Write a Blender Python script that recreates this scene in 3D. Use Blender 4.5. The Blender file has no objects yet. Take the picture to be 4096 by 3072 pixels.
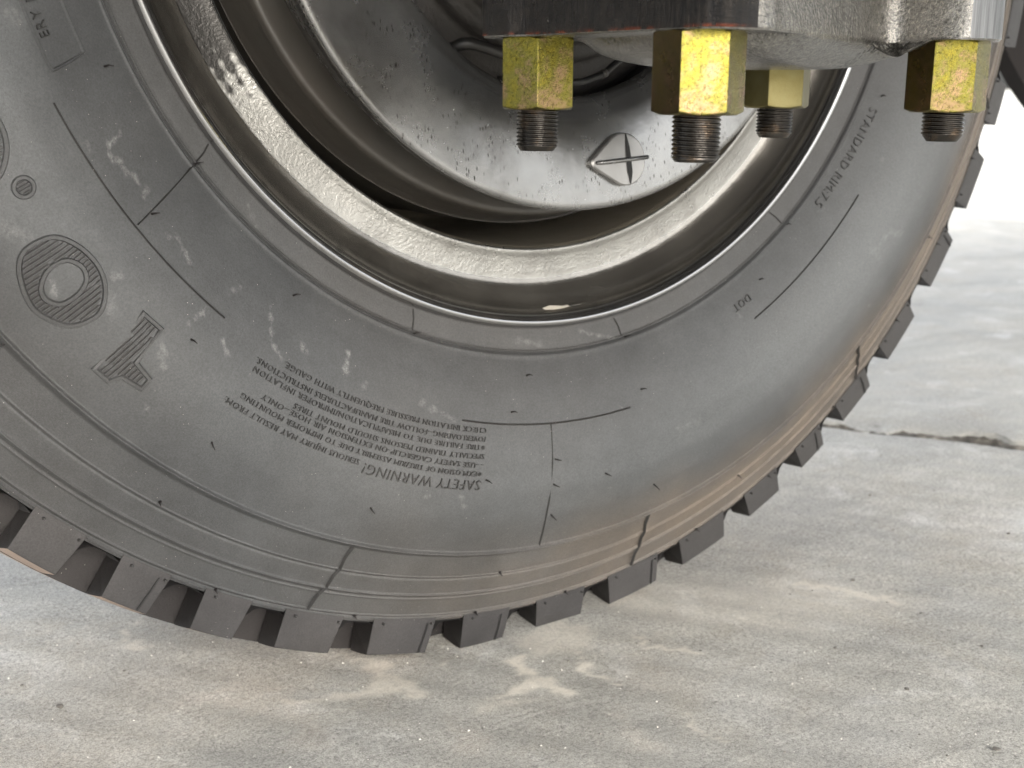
import bpy, bmesh, math, random
import numpy as np
from mathutils import Matrix, Vector
random.seed(4); RNG = np.random.default_rng(7)
R = math.radians; PI = math.pi
SC = bpy.context.scene; COL = SC.collection
ZC = 0.524                                   # height of the wheel centre above the ground

# ------------------------------------------------------------------ camera
cam_d = bpy.data.cameras.new('camera'); cam = bpy.data.objects.new('camera', cam_d); COL.objects.link(cam)
yaw, pitch, roll = R(35.604), R(-13.477), R(0.436)
fw = Vector((math.sin(yaw)*math.cos(pitch), math.cos(yaw)*math.cos(pitch), math.sin(pitch)))
ri = Vector((math.cos(yaw), -math.sin(yaw), 0)); up = ri.cross(fw)
r2 = ri*math.cos(roll) + up*math.sin(roll); u2 = -ri*math.sin(roll) + up*math.cos(roll)
cam.matrix_world = Matrix(((r2.x, u2.x, -fw.x, -0.50512), (r2.y, u2.y, -fw.y, -0.64633), (r2.z, u2.z, -fw.z, ZC-0.14265), (0, 0, 0, 1)))
cam_d.sensor_width = 36; cam_d.lens = 4994.05*36/4096
cam_d.clip_start = 0.02; cam_d.clip_end = 2000
cam_d.dof.use_dof = True; cam_d.dof.focus_distance = 0.66; cam_d.dof.aperture_fstop = 14
SC.camera = cam

# ------------------------------------------------------------------ world, sun, exposure
SUN_EL, SUN_AZ = R(33), R(192)                # azimuth measured from +Y towards +X
w = bpy.data.worlds.new('World'); SC.world = w; w.use_nodes = True
nt = w.node_tree; bg = nt.nodes['Background']
sky = nt.nodes.new('ShaderNodeTexSky'); sky.sky_type = 'NISHITA'; sky.sun_disc = False
sky.sun_elevation = SUN_EL; sky.sun_rotation = SUN_AZ
sky.air_density = 1.0; sky.dust_density = 5.0; sky.ozone_density = 0.6
hs = nt.nodes.new('ShaderNodeHueSaturation'); hs.inputs['Saturation'].default_value = .30     # thin overcast: a nearly white sky
nt.links.new(sky.outputs[0], hs.inputs['Color']); nt.links.new(hs.outputs[0], bg.inputs[0]); bg.inputs[1].default_value = 0.15
sl = bpy.data.lights.new('sun', 'SUN'); sun = bpy.data.objects.new('sun', sl); COL.objects.link(sun)
sl.energy = 1.3; sl.angle = R(34); sl.color = (1.0, 0.965, 0.91)
sd = Vector((math.sin(SUN_AZ)*math.cos(SUN_EL), math.cos(SUN_AZ)*math.cos(SUN_EL), math.sin(SUN_EL)))
sun.rotation_euler = sd.to_track_quat('Z', 'Y').to_euler()
SC.view_settings.view_transform = 'Standard'; SC.view_settings.look = 'None'
SC.view_settings.exposure = 1.97; SC.view_settings.gamma = 1.0

# ------------------------------------------------------------------ helpers
def mesh_obj(name, V, F, mats, parent=None, loc=None, smooth=False, mi=None, col=None):
    """V (n,3) array, F list of tuples or (m,k) array"""
    me = bpy.data.meshes.new(name)
    V = np.asarray(V, dtype=np.float32)
    if isinstance(F, np.ndarray):
        k = F.shape[1]; m = len(F)
        me.vertices.add(len(V)); me.vertices.foreach_set('co', V.ravel())
        me.loops.add(m*k); me.loops.foreach_set('vertex_index', F.astype(np.int32).ravel())
        me.polygons.add(m); me.polygons.foreach_set('loop_start', np.arange(0, m*k, k, dtype=np.int32))
        me.update(calc_edges=True)
    else:
        me.from_pydata([tuple(map(float, v)) for v in V], [], [tuple(map(int, f)) for f in F])
    if smooth: me.polygons.foreach_set('use_smooth', np.ones(len(me.polygons), dtype=bool))
    for mt in (mats if isinstance(mats, (list, tuple)) else [mats]): me.materials.append(mt)
    if mi is not None: me.polygons.foreach_set('material_index', np.asarray(mi, dtype=np.int32))
    if col is not None:
        a = me.color_attributes.new('marks', 'FLOAT_COLOR', 'POINT')
        a.data.foreach_set('color', np.asarray(col, dtype=np.float32).ravel())
    me.validate(); me.update()
    o = bpy.data.objects.new(name, me); COL.objects.link(o)
    if parent is not None: o.parent = parent
    if loc is not None: o.location = loc
    return o
def empty(name, loc, label, cat, group=None):
    o = bpy.data.objects.new(name, None); COL.objects.link(o); o.location = loc
    o.empty_display_size = 0.05
    o['label'] = label; o['category'] = cat
    if group: o['group'] = group
    return o
def tag(o, label, cat, group=None):
    o['label'] = label; o['category'] = cat
    if group: o['group'] = group
    return o
def revolve(prof, th, closed=True, axis='y'):
    """prof (n,2) of (r, y); th angles in radians. ring round the Y axis (or Z). returns V, F"""
    prof = np.asarray(prof, float); n = len(prof); m = len(th)
    rr = prof[:, 0][:, None]; yy = prof[:, 1][:, None]
    c, s = np.cos(th)[None], np.sin(th)[None]
    if axis == 'y': V = np.stack([rr*c, yy+0*c, rr*s], -1)
    else: V = np.stack([rr*c, rr*s, yy+0*c], -1)
    V = V.reshape(-1, 3)
    i = np.arange(n-1)[:, None]; j = np.arange(m if closed else m-1)[None]; j2 = (j+1) % m
    F = np.stack([i*m+j+0*j2, (i+1)*m+j+0*j2, (i+1)*m+j2+0*j, i*m+j2+0*j], -1).reshape(-1, 4)
    return V, F
class MB:
    def __init__(s): s.V = []; s.F = []
    def add(s, V, F):
        b = len(s.V); s.V += [tuple(v) for v in V]; s.F += [tuple(int(i)+b for i in f) for f in F]
    def obj(s, name, mat, parent=None, loc=None, smooth=False): return mesh_obj(name, s.V, s.F, mat, parent, loc, smooth)
def fix_normals(o):
    bm = bmesh.new(); bm.from_mesh(o.data); bmesh.ops.recalc_face_normals(bm, faces=bm.faces); bm.to_mesh(o.data); bm.free(); return o
def tube(pts, rad, seg=10):
    P = [Vector(p) for p in pts]; V = []; F = []
    for i, p in enumerate(P):
        t = (P[min(i+1, len(P)-1)]-P[max(i-1, 0)]).normalized()
        a = t.cross(Vector((0.13, 0.2, 1))).normalized(); b = t.cross(a)
        rd = rad[i] if isinstance(rad, (list, tuple)) else rad
        for k in range(seg):
            q = 2*PI*k/seg; V.append(p + a*math.cos(q)*rd + b*math.sin(q)*rd)
    for i in range(len(P)-1):
        for k in range(seg):
            k2 = (k+1) % seg; F.append((i*seg+k, i*seg+k2, (i+1)*seg+k2, (i+1)*seg+k))
    F.append(tuple(range(seg))[::-1]); F.append(tuple((len(P)-1)*seg+k for k in range(seg)))
    return V, F
def box(x0, x1, y0, y1, z0, z1):
    V = [(x, y, z) for z in (z0, z1) for y in (y0, y1) for x in (x0, x1)]
    return V, [(0, 2, 3, 1), (4, 5, 7, 6), (0, 1, 5, 4), (2, 6, 7, 3), (0, 4, 6, 2), (1, 3, 7, 5)]
def catmull(pts, n=8):
    P = [np.array(p, float) for p in pts]; P = [2*P[0]-P[1]]+P+[2*P[-1]-P[-2]]; out = []
    for i in range(1, len(P)-2):
        for k in range(n):
            t = k/n; a, b, c, d = P[i-1:i+3]
            out.append(.5*((2*b)+(-a+c)*t+(2*a-5*b+4*c-d)*t*t+(-a+3*b-3*c+d)*t**3))
    out.append(P[-2]); return out
def sstep(a, b, x): t = np.clip((x-a)/(b-a), 0, 1); return t*t*(3-2*t)

# ------------------------------------------------------------------ material helpers
class M:
    def __init__(s, name):
        s.m = bpy.data.materials.new(name); s.m.use_nodes = True; s.t = s.m.node_tree
        s.b = s.t.nodes['Principled BSDF']; s.tc = s.t.nodes.new('ShaderNodeTexCoord')
    def n(s, ty, **k):
        x = s.t.nodes.new(ty)
        for a, v in k.items(): setattr(x, a, v)
        return x
    def l(s, a, b): s.t.links.new(a, b)
    def vec(s, scale=(1, 1, 1), src=None):
        mp = s.n('ShaderNodeMapping'); s.l(src or s.tc.outputs['Object'], mp.inputs[0]); mp.inputs['Scale'].default_value = scale
        return mp.outputs[0]
    def noise(s, sc, det=4, rough=.55, dist=0, vec=None):
        x = s.n('ShaderNodeTexNoise'); s.l(vec or s.tc.outputs['Object'], x.inputs['Vector'])
        x.inputs['Scale'].default_value = sc; x.inputs['Detail'].default_value = det
        x.inputs['Roughness'].default_value = rough; x.inputs['Distortion'].default_value = dist
        return x.outputs['Fac']
    def voro(s, sc, vec=None, feature='F1', out='Distance'):
        x = s.n('ShaderNodeTexVoronoi', feature=feature); s.l(vec or s.tc.outputs['Object'], x.inputs['Vector'])
        x.inputs['Scale'].default_value = sc; return x.outputs[out]
    def ramp(s, f, stops, interp='LINEAR'):
        x = s.n('ShaderNodeValToRGB'); s.l(f, x.inputs[0]); cr = x.color_ramp; cr.interpolation = interp
        while len(cr.elements) < len(stops): cr.elements.new(.5)
        for e, (p, c) in zip(cr.elements, stops):
            e.position = p; e.color = (c, c, c, 1) if not isinstance(c, (tuple, list)) else (*c, 1)
        return x.outputs[0]
    def mix(s, f, a, b, mode='MIX'):
        x = s.n('ShaderNodeMix', data_type='RGBA', blend_type=mode)
        for v, i in ((f, 0), (a, 6), (b, 7)):
            if hasattr(v, 'links'): s.l(v, x.inputs[i])
            elif i == 0: x.inputs[0].default_value = v
            else: x.inputs[i].default_value = (*v, 1) if isinstance(v, (tuple, list)) else (v, v, v, 1)
        return x.outputs[2]
    def math(s, op, a, b=0.0, clamp=False):
        x = s.n('ShaderNodeMath', operation=op, use_clamp=clamp)
        for v, i in ((a, 0), (b, 1)):
            if hasattr(v, 'links'): s.l(v, x.inputs[i])
            else: x.inputs[i].default_value = v
        return x.outputs[0]
    def bump(s, h, strength=.3, dist=.001, normal=None):
        x = s.n('ShaderNodeBump'); s.l(h, x.inputs['Height']); x.inputs['Strength'].default_value = strength
        x.inputs['Distance'].default_value = dist
        if normal is not None: s.l(normal, x.inputs['Normal'])
        return x.outputs[0]
    def bevel(s, r):
        x = s.n('ShaderNodeBevel'); x.samples = 4; x.inputs['Radius'].default_value = r; return x.outputs[0]
    def attr(s, name='marks'):
        x = s.n('ShaderNodeAttribute', attribute_name=name); sp = s.n('ShaderNodeSeparateColor'); s.l(x.outputs['Color'], sp.inputs[0])
        return sp.outputs
    def set(s, col=None, rough=None, metal=None, spec=None, normal=None):
        for v, k in ((col, 'Base Color'), (rough, 'Roughness'), (metal, 'Metallic'), (spec, 'Specular IOR Level'), (normal, 'Normal')):
            if v is None: continue
            if hasattr(v, 'links'): s.l(v, s.b.inputs[k])
            elif k == 'Base Color': s.b.inputs[k].default_value = (*v, 1)
            else: s.b.inputs[k].default_value = v
        return s.m

def rubber(name, base=(.048, .0495, .0505), marks=False, tan=0.0, bevel=False):
    m = M(name)
    big = m.ramp(m.noise(9, 5, .6), [(.3, .78), (.7, 1.25)])
    mid = m.ramp(m.noise(60, 5, .65), [(.3, .88), (.7, 1.14)])
    c = m.mix(1, m.mix(1, base, big, 'MULTIPLY'), mid, 'MULTIPLY')
    warm = m.ramp(m.noise(5, 3), [(.4, 0.), (.65, 1.)])
    c = m.mix(m.math('MULTIPLY', warm, .25), c, (.062, .056, .050))
    if tan: c = m.mix(m.ramp(m.noise(24, 5, .7), [(.35, tan), (.65, min(1, tan*1.3))]), c, (.40, .30, .235))
    sp = m.voro(260); dots = m.ramp(sp, [(.0, 1.), (.035, 1.), (.06, 0.)])
    dm = m.ramp(m.noise(40, 2), [(.5, 0.), (.56, 1.)])
    c = m.mix(m.math('MULTIPLY', dots, dm), c, (.42, .40, .36))
    rg = m.ramp(m.noise(18, 4), [(.3, .46), (.7, .60)])
    if marks:
        a = m.attr()
        dn = m.ramp(m.noise(35, 5, .7), [(.25, .45), (.75, 1.)])
        c = m.mix(m.math('MULTIPLY', m.math('MULTIPLY', a[0], .46), dn), c, (.20, .155, .112))      # tan dust on the shoulder
        sn = m.ramp(m.noise(300, 6, .8), [(.40, .0), (.66, .85)])
        c = m.mix(m.math('MULTIPLY', a[1], sn), c, (.50, .50, .48))       # chalky scuffs
        c = m.mix(m.math('MULTIPLY', a[2], .5), c, (.19, .20, .205))      # paler and bluer around the widest part of the sidewall
    gr = m.noise(900, 4, .75)
    c = m.mix(1, c, m.ramp(gr, [(.35, .80), (.65, 1.22)]), 'MULTIPLY')
    nrm = m.bump(gr, .45, .0005, normal=m.bump(m.noise(45, 4), .14, .002, normal=m.bevel(.0011) if bevel else None))
    return m.set(c, rg, 0, .42, nrm)

MAT = {}
MAT['rubber'] = rubber('rubber_sidewall', marks=True)
MAT['rubber_plain'] = rubber('rubber_moulded')
MAT['rubber_block'] = rubber('rubber_tread', base=(.038, .0365, .037), bevel=True)
MAT['rubber_dark'] = rubber('rubber_groove', base=(.012, .010, .010))  # groove walls and floors: recess shade put into the colour; hairs share it
MAT['letters'] = rubber('rubber_letters', base=(.026, .0255, .025))
MAT['tread_face'] = rubber('tread_face_dust', base=(.12, .10, .09), tan=.75)

def paint(name, base, rough=(.22, .34), bump=.0, bscale=900, bdist=.0006, flecks=0, spec=.5, coat=0, streak=False, metal=0.0):
    m = M(name)
    c = m.mix(1, base, m.ramp(m.noise(14, 5, .6), [(.3, .8), (.7, 1.2)]), 'MULTIPLY')
    brown = m.ramp(m.noise(11, 5, .7), [(.48, 0.), (.72, .5)])
    c = m.mix(brown, c, (.060, .050, .040))
    if flecks:
        v = m.vec((520, 300, 150)); rot = v.node; rot.inputs['Rotation'].default_value = (0, R(-18), 0)
        f = m.voro(1.0, vec=v); d = m.ramp(f, [(.15, 1.), (.24, 0.)])
        c = m.mix(m.math('MULTIPLY', d, m.ramp(m.noise(60, 3), [(.44, 0.), (.56, 1.)])), c, (.02, .016, .013))
    rg = m.ramp(m.noise(30, 5, .7), [(.3, rough[0]), (.7, rough[1])])
    nrm = m.bump(m.noise(70, 4), .16, .0016)
    if bump:
        nrm = m.bump(m.noise(bscale, 4, .6), bump, bdist, normal=nrm)
    if streak:
        nrm = m.bump(m.noise(1, 5, .7, vec=m.vec((500, 500, 25))), .9, .0008, normal=nrm)
    m.set(c, rg, metal, spec, nrm)
    m.b.inputs['Coat Weight'].default_value = coat; m.b.inputs['Coat Roughness'].default_value = .12
    return m.m
MAT['rim_black'] = paint('rim_gloss_black', (.014, .0135, .013), (.14, .22), spec=.7, coat=1)
MAT['rim_black'].node_tree.nodes['Principled BSDF'].inputs['Coat IOR'].default_value = 2.8
MAT['rim_grey'] = paint('rim_gutter_paint', (.23, .215, .19), (.18, .27), bump=.16, bscale=600, bdist=.0005, spec=.9, coat=.3, metal=.9)
MAT['rim_grey'].node_tree.nodes['Principled BSDF'].inputs['Coat IOR'].default_value = 1.8
MAT['rim_rough'] = paint('rim_rough_band', (.33, .325, .305), (.24, .36), bump=.45, bscale=520, bdist=.0010, spec=.8, metal=.85)
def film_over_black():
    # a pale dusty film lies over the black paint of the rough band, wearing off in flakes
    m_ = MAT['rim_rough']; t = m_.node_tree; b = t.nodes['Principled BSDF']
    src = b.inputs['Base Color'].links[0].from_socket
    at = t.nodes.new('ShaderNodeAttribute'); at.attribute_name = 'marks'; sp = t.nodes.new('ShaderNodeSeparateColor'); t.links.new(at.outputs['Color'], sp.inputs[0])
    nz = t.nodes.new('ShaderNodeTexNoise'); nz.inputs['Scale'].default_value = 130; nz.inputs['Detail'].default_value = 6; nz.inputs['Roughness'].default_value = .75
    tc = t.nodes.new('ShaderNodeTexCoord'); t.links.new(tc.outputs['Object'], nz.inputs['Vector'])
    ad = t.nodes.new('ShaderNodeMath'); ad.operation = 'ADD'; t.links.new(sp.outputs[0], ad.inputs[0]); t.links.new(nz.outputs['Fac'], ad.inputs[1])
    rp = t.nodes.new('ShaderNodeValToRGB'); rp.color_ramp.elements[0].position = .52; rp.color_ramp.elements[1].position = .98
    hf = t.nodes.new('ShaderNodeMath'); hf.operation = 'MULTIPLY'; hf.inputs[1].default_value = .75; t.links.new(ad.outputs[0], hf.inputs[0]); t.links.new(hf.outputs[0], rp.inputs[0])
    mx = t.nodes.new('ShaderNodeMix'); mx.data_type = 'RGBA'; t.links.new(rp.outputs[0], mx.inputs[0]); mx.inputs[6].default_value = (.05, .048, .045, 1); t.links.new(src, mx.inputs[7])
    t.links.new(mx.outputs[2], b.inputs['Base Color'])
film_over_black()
MAT['barrel'] = paint('rim_barrel_paint', (.13, .115, .09), (.30, .42), bump=.2, bscale=200)
MAT['shield'] = paint('shield_paint', (.25, .25, .245), (.22, .30), flecks=1, spec=.8, metal=.85)
MAT['drum'] = paint('drum_paint', (.050, .046, .040), (.35, .5), bump=.2, bscale=400)
MAT['dark_cast'] = paint('dark_casting', (.040, .037, .034), (.5, .7), bump=.8, bscale=300, bdist=.001)
MAT['hose'] = paint('hose_rubber', (.012, .012, .012), (.4, .5))

def cast_mat():
    m = M('casting_black_paint')
    c = m.mix(m.ramp(m.noise(28, 5, .7), [(.5, 0.), (.75, .25)]), (.045, .0435, .041), (.065, .056, .046))
    c = m.mix(m.ramp(m.noise(520, 5, .8), [(.36, .8), (.49, 0.)]), c, (.010, .010, .009))
    c = m.mix(m.ramp(m.noise(500, 4, .7), [(.5, 0.), (.75, .4)]), c, (.15, .14, .12))
    nrm = m.bump(m.noise(520, 4, .6), .6, .0011, normal=m.bump(m.noise(150, 3), .25, .002, normal=m.bevel(.0012)))
    return m.set(m.mix(1, c, (6.6, 6.7, 6.8), 'MULTIPLY'), m.ramp(m.noise(40, 4), [(.3, .16), (.7, .28)]), .92, .7, nrm)
MAT['cast'] = cast_mat()
def flame_mat():
    m = M('flame_cut_steel')
    st = m.math('ADD', m.math('MULTIPLY', m.noise(1, 6, .8, vec=m.vec((1100, 1100, 42))), .6), m.math('MULTIPLY', m.noise(160, 5, .75), .4))
    geo = m.n('ShaderNodeSeparateXYZ'); m.l(m.tc.outputs['Object'], geo.inputs[0])
    c = m.mix(m.ramp(st, [(.45, 0.), (.62, 1.)]), (.020, .020, .021), (.055, .048, .042))
    low = m.ramp(m.math('ADD', geo.outputs[2], m.math('MULTIPLY', m.noise(160, 4, .7), .012)), [(.0, 0.), (1., 0.)])
    rust = m.math('MULTIPLY', m.ramp(m.math('MULTIPLY', m.math('ADD', geo.outputs[2], .1195), 160), [(.0, 1.), (.5, 0.)]),
                  m.ramp(m.noise(90, 5, .7), [(.48, 0.), (.60, 1.)]))
    c = m.mix(rust, c, (.42, .085, .025))
    nrm = m.bump(st, 1, .0022, normal=m.bump(m.noise(700, 4), .6, .0006, normal=m.bevel(.001)))
    return m.set(c, m.ramp(m.noise(50, 4), [(.3, .20), (.7, .36)]), .8, .7, nrm)
MAT['flame'] = flame_mat()
def steel_mat():
    m = M('bare_machined_steel')
    st = m.noise(1, 5, .7, vec=m.vec((700, 700, 20)))
    c = m.ramp(st, [(.35, (.14, .145, .15)), (.65, (.27, .275, .28))])
    return m.set(c, .38, .7, .5, m.bump(st, .4, .0006))
MAT['steel'] = steel_mat()
def nut_mat(brown=False):
    m = M('yellow_zinc_plate' if not brown else 'zinc_plate_shade_rust')
    a = m.noise(48, 7, .82, .3)
    c = m.ramp(a, [(.30, (.32, .25, .05)), (.42, (.58, .50, .08)), (.50, (.44, .42, .10)), (.58, (.66, .47, .24)), (.68, (.62, .40, .29)), (.80, (.46, .36, .09))])
    c = m.mix(.12, c, (.30, .27, .12))
    fine = m.noise(620, 6, .85)
    c = m.mix(m.ramp(fine, [(.38, .9), (.50, 0.)]), c, (.15, .13, .03))
    c = m.mix(m.ramp(m.noise(130, 5, .75), [(.62, 0.), (.70, .8)]), c, (.36, .17, .07))
    pit = m.ramp(m.voro(190), [(.05, 1.), (.10, 0.)])
    c = m.mix(m.math('MULTIPLY', pit, m.ramp(m.noise(33, 2), [(.50, 0.), (.56, .9)])), c, (.05, .04, .03))
    c = m.mix(1, c, (.44, .43, .42), 'MULTIPLY')
    if brown: c = m.mix(1, c, (.30, .25, .22), 'MULTIPLY'); c = m.mix(m.ramp(m.noise(210, 6, .75), [(.45, 0.), (.7, .5)]), c, (.12, .075, .035))  # left faces: dark reflection painted into the plating, some rust with it
    nrm = m.bump(fine, .5, .0004, normal=m.bump(m.noise(260, 4), .25, .0006, normal=m.bevel(.0009)))
    return m.set(c, m.ramp(m.noise(80, 4), [(.3, .18), (.7, .30)]), 1.0, .5, nrm)
MAT['nut'] = nut_mat(); MAT['nut_shade_rust'] = nut_mat(True)
def nut_mat2():
    m = M('dull_yellow_zinc')
    c = m.mix(m.ramp(m.noise(90, 4), [(.4, 0.), (.7, 1.)]), (.155, .135, .055), (.185, .165, .078))
    return m.set(c, .34, .92, .5, m.bump(m.noise(700, 4), .25, .0004, normal=m.bevel(.0009)))
MAT['nut_dull'] = nut_mat2()
def stud_mat():
    m = M('oily_thread_steel')
    c = m.mix(m.ramp(m.noise(90, 5, .7), [(.52, 0.), (.66, 1.)]), (.075, .070, .064), (.15, .115, .085))
    return m.set(c, .22, 1.0, .6, m.bump(m.noise(900, 4), .5, .0005))
MAT['stud'] = stud_mat()

def concrete():
    m = M('trowelled_concrete')
    v1 = m.vec((1, 1.0, 1))
    big = m.noise(3.2, 6, .62, .3, vec=v1)
    c = m.ramp(big, [(.30, (.31, .305, .280)), (.45, (.37, .365, .340)), (.55, (.40, .39, .355)), (.70, (.48, .475, .45))])
    sw = m.noise(1, 7, .68, .8, vec=m.vec((6, 22, 6)))
    c = m.mix(1, c, m.ramp(sw, [(.30, .84), (.50, 1.0), (.72, 1.14)]), 'MULTIPLY')
    tanp = m.ramp(m.noise(7, 7, .75, .5), [(.50, 0.), (.66, .35)])
    c = m.mix(tanp, c, (.40, .355, .285))
    pale = m.ramp(m.noise(13, 7, .7, .6), [(.55, 0.), (.68, .6)])
    c = m.mix(pale, c, (.58, .58, .56))
    grain = m.math('ADD', m.math('MULTIPLY', m.noise(330, 6, .85), .5), m.math('MULTIPLY', m.noise(950, 3, .8), .5))
    c = m.mix(1, c, m.ramp(grain, [(.40, .46), (.50, 1.0), (.60, 1.52)]), 'MULTIPLY')
    pit = m.ramp(m.voro(120), [(.05, 1.), (.13, 0.)])
    c = m.mix(m.math('MULTIPLY', pit, m.ramp(m.noise(30, 3), [(.46, 0.), (.54, .8)])), c, (.12, .115, .10))
    spark = m.ramp(m.voro(260), [(.06, 1.), (.11, 0.)])
    c = m.mix(m.math('MULTIPLY', spark, m.ramp(m.noise(70, 2), [(.5, 0.), (.56, .9)])), c, (.85, .84, .80))
    a = m.attr()
    edge = m.ramp(m.noise(150, 5, .75), [(.30, .35), (.55, 1.)])
    c = m.mix(m.math('MULTIPLY', m.math('MULTIPLY', a[0], edge), .85), c, (.66, .62, .54))    # sandy tyre-print dust
    c = m.mix(m.math('MULTIPLY', m.math('MULTIPLY', a[1], edge), .45), c, (.245, .243, .225))       # grey rubbed film
    c = m.mix(m.math('MULTIPLY', m.math('MULTIPLY', a[2], edge), .22), c, (.54, .47, .40))          # pinkish dust
    h = m.math('ADD', m.math('MULTIPLY', grain, .5), m.math('MULTIPLY', sw, .8))
    nrm = m.bump(h, .8, .0028, normal=m.bump(m.math('MULTIPLY', pit, -1.0), .3, .001))
    return m.set(c, m.ramp(big, [(.3, .62), (.7, .80)]), 0, .35, nrm)
MAT['concrete'] = concrete()
def joint_mat():
    m = M('joint_rubble')
    c = m.ramp(m.noise(45, 6, .75, .3), [(.34, (.03, .028, .022)), (.48, (.10, .09, .075)), (.60, (.22, .20, .17)), (.75, (.42, .40, .36))])
    return m.set(c, .85, 0, .3, m.bump(m.noise(160, 6, .7), .8, .004))
MAT['joint'] = joint_mat()
def simple(name, col, rough=.7, metal=0, bump=0):
    m = M(name); c = m.mix(1, col, m.ramp(m.noise(40, 4), [(.3, .8), (.7, 1.2)]), 'MULTIPLY')
    return m.set(c, rough, metal, .4, m.bump(m.noise(300, 4), bump, .001) if bump else None)
MAT['pebble'] = simple('pebble_stone', (.15, .14, .125), .85, bump=.5)
MAT['chassis'] = simple('chassis_black', (.02, .02, .02), .5)
MAT['deck'] = simple('deck_steel', (.10, .10, .10), .6)
MAT['guard'] = simple('mudguard_brown_black', (.009, .006, .005), .8)
MAT['chip'] = simple('peeled_coating', (.42, .39, .33), .7, bump=.4)
MAT['plug'] = paint('plug_grey_rubber', (.33, .325, .315), (.30, .40), spec=.6, metal=.7)
MAT['black'] = simple('soft_black', (.010, .010, .010), .6)

# ================================================================== THE SETTING
def ground_marks(X, Y):
    """stains with a shape of their own, on the slab: rgb = sandy, grey film, pinkish"""
    n = X.shape; c = np.zeros(n+(4,), np.float32); c[..., 3] = 1
    wob = lambda s: .0022*np.sin(X*s+Y*s*.7)+.0018*np.sin(Y*s*1.7-X*s*.9+1)
    Xw = X+wob(210.)+wob(90.); Yw = Y+wob(160.)+wob(77.)
    def poly(P, soft):
        P = np.array(P); ins = np.zeros(n, bool); dist = np.full(n, 9.)
        for i in range(len(P)):
            a, b = P[i], P[(i+1) % len(P)]
            cond = ((a[1] > Yw) != (b[1] > Yw)) & (Xw < (b[0]-a[0])*(Yw-a[1])/(b[1]-a[1]+1e-12)+a[0]); ins ^= cond
            ab = b-a; t = np.clip(((Xw-a[0])*ab[0]+(Yw-a[1])*ab[1])/(ab@ab), 0, 1)
            dist = np.minimum(dist, np.hypot(Xw-a[0]-t*ab[0], Yw-a[1]-t*ab[1]))
        return np.where(ins, sstep(-soft, soft, dist), sstep(-soft, soft, -dist))
    def line(P, wd):
        P = np.array(P); dist = np.full(n, 9.)
        for a, b in zip(P[:-1], P[1:]):
            ab = b-a; t = np.clip(((Xw-a[0])*ab[0]+(Yw-a[1])*ab[1])/(ab@ab), 0, 1)
            dist = np.minimum(dist, np.hypot(Xw-a[0]-t*ab[0], Yw-a[1]-t*ab[1]))
        return 1-sstep(wd*.4, wd, dist)
    sand = [([[-.091,-.044],[-.060,-.044],[-.053,-.036],[-.054,-.024],[-.051,-.006],[-.034,-.009],[-.046,-.029],[-.048,-.037],[-.042,-.040],[-.040,-.057],[-.040,-.077],[-.052,-.071],[-.055,-.057],[-.077,-.051]], .0025, 1),
            ([[-.135,.051],[-.121,.035],[-.119,.010],[-.120,-.020],[-.132,-.012],[-.139,0],[-.181,.007],[-.175,.019],[-.143,.013],[-.133,.028]], .004, .8),
            ([[-.110,-.053],[-.099,-.044],[-.061,-.065],[-.086,-.064]], .005, .55),
            ([[-.087,.027],[-.087,.015],[-.092,.003],[-.095,.005]], .003, .7),
            ([[-.034,.010],[.02,.03],[.03,.0],[.005,-.03],[-.03,-.012]], .008, .6),
            ([[-.259,.166],[-.244,.168],[-.241,.150],[-.255,.156]], .003, .7),
            ([[.06,.03],[.13,.04],[.24,-.03],[.26,-.10],[.15,-.09],[.08,-.03]], .03, .5)]
    for P, s, k in sand: c[..., 0] = np.maximum(c[..., 0], k*poly(P, s))
    for P, wd, k in [([[-.004,-.030],[-.013,-.051],[-.010,-.061],[-.009,-.077]], .003, .9), ([[.045,-.031],[.045,-.044],[.056,-.055],[.065,-.073]], .003, .8),
                  ([[-.006,-.135],[-.008,-.152],[-.003,-.167],[-.006,-.177]], .002, .8), ([[.213,-.026],[.233,-.052],[.251,-.094]], .006, .9),
                  ([[.118,.013],[.129,-.009],[.137,-.070]], .004, .6), ([[.10,.02],[.15,-.02],[.17,-.07]], .004, .5), ([[-.252,.174],[-.241,.19],[-.233,.196]], .003, .8),
                  ([[-.20,.02],[-.16,.0],[-.13,.004]], .004, .5)]:
        c[..., 0] = np.maximum(c[..., 0], k*line(P, wd))
    film = [([[-.36,.02],[-.30,.20],[-.22,.14],[-.12,.04],[-.02,.01],[.05,-.03],[.10,-.10],[.12,-.24],[0,-.26],[-.10,-.16],[-.2,-.06]], .05, .62),
            ([[-.13,.01],[-.075,.02],[-.045,-.03],[-.062,-.042],[-.10,-.04]], .006, .8), ([[-.035,-.015],[0,-.02],[-.006,-.06],[-.03,-.07],[-.045,-.035]], .006, .8),
            ([[-.30,.13],[-.22,.20],[-.19,.15],[-.25,.10]], .02, .6)]
    for P, s, k in film: c[..., 1] = np.maximum(c[..., 1], k*poly(P, s))
    pink = [([[-.037,-.103],[-.029,-.101],[-.040,-.124],[-.038,-.146],[-.050,-.159],[-.064,-.149],[-.045,-.121]], .004, .8),
            ([[-.129,-.050],[-.121,-.073],[-.118,-.090],[-.131,-.105],[-.147,-.094],[-.132,-.075]], .005, .7),
            ([[-.208,.068],[-.191,.039],[-.193,-.024],[-.210,-.046],[-.224,-.035],[-.209,0],[-.235,.045],[-.265,.060]], .008, .7),
            ([[.0,-.05],[.03,-.06],[.02,-.10],[-.01,-.09]], .008, .5)]
    for P, s, k in pink: c[..., 2] = np.maximum(c[..., 2], k*poly(P, s))
    c[..., 1] *= 1-np.clip(c[..., 0]+c[..., 2], 0, 1)
    return c
JF = .040                                     # width of the open joint
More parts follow.
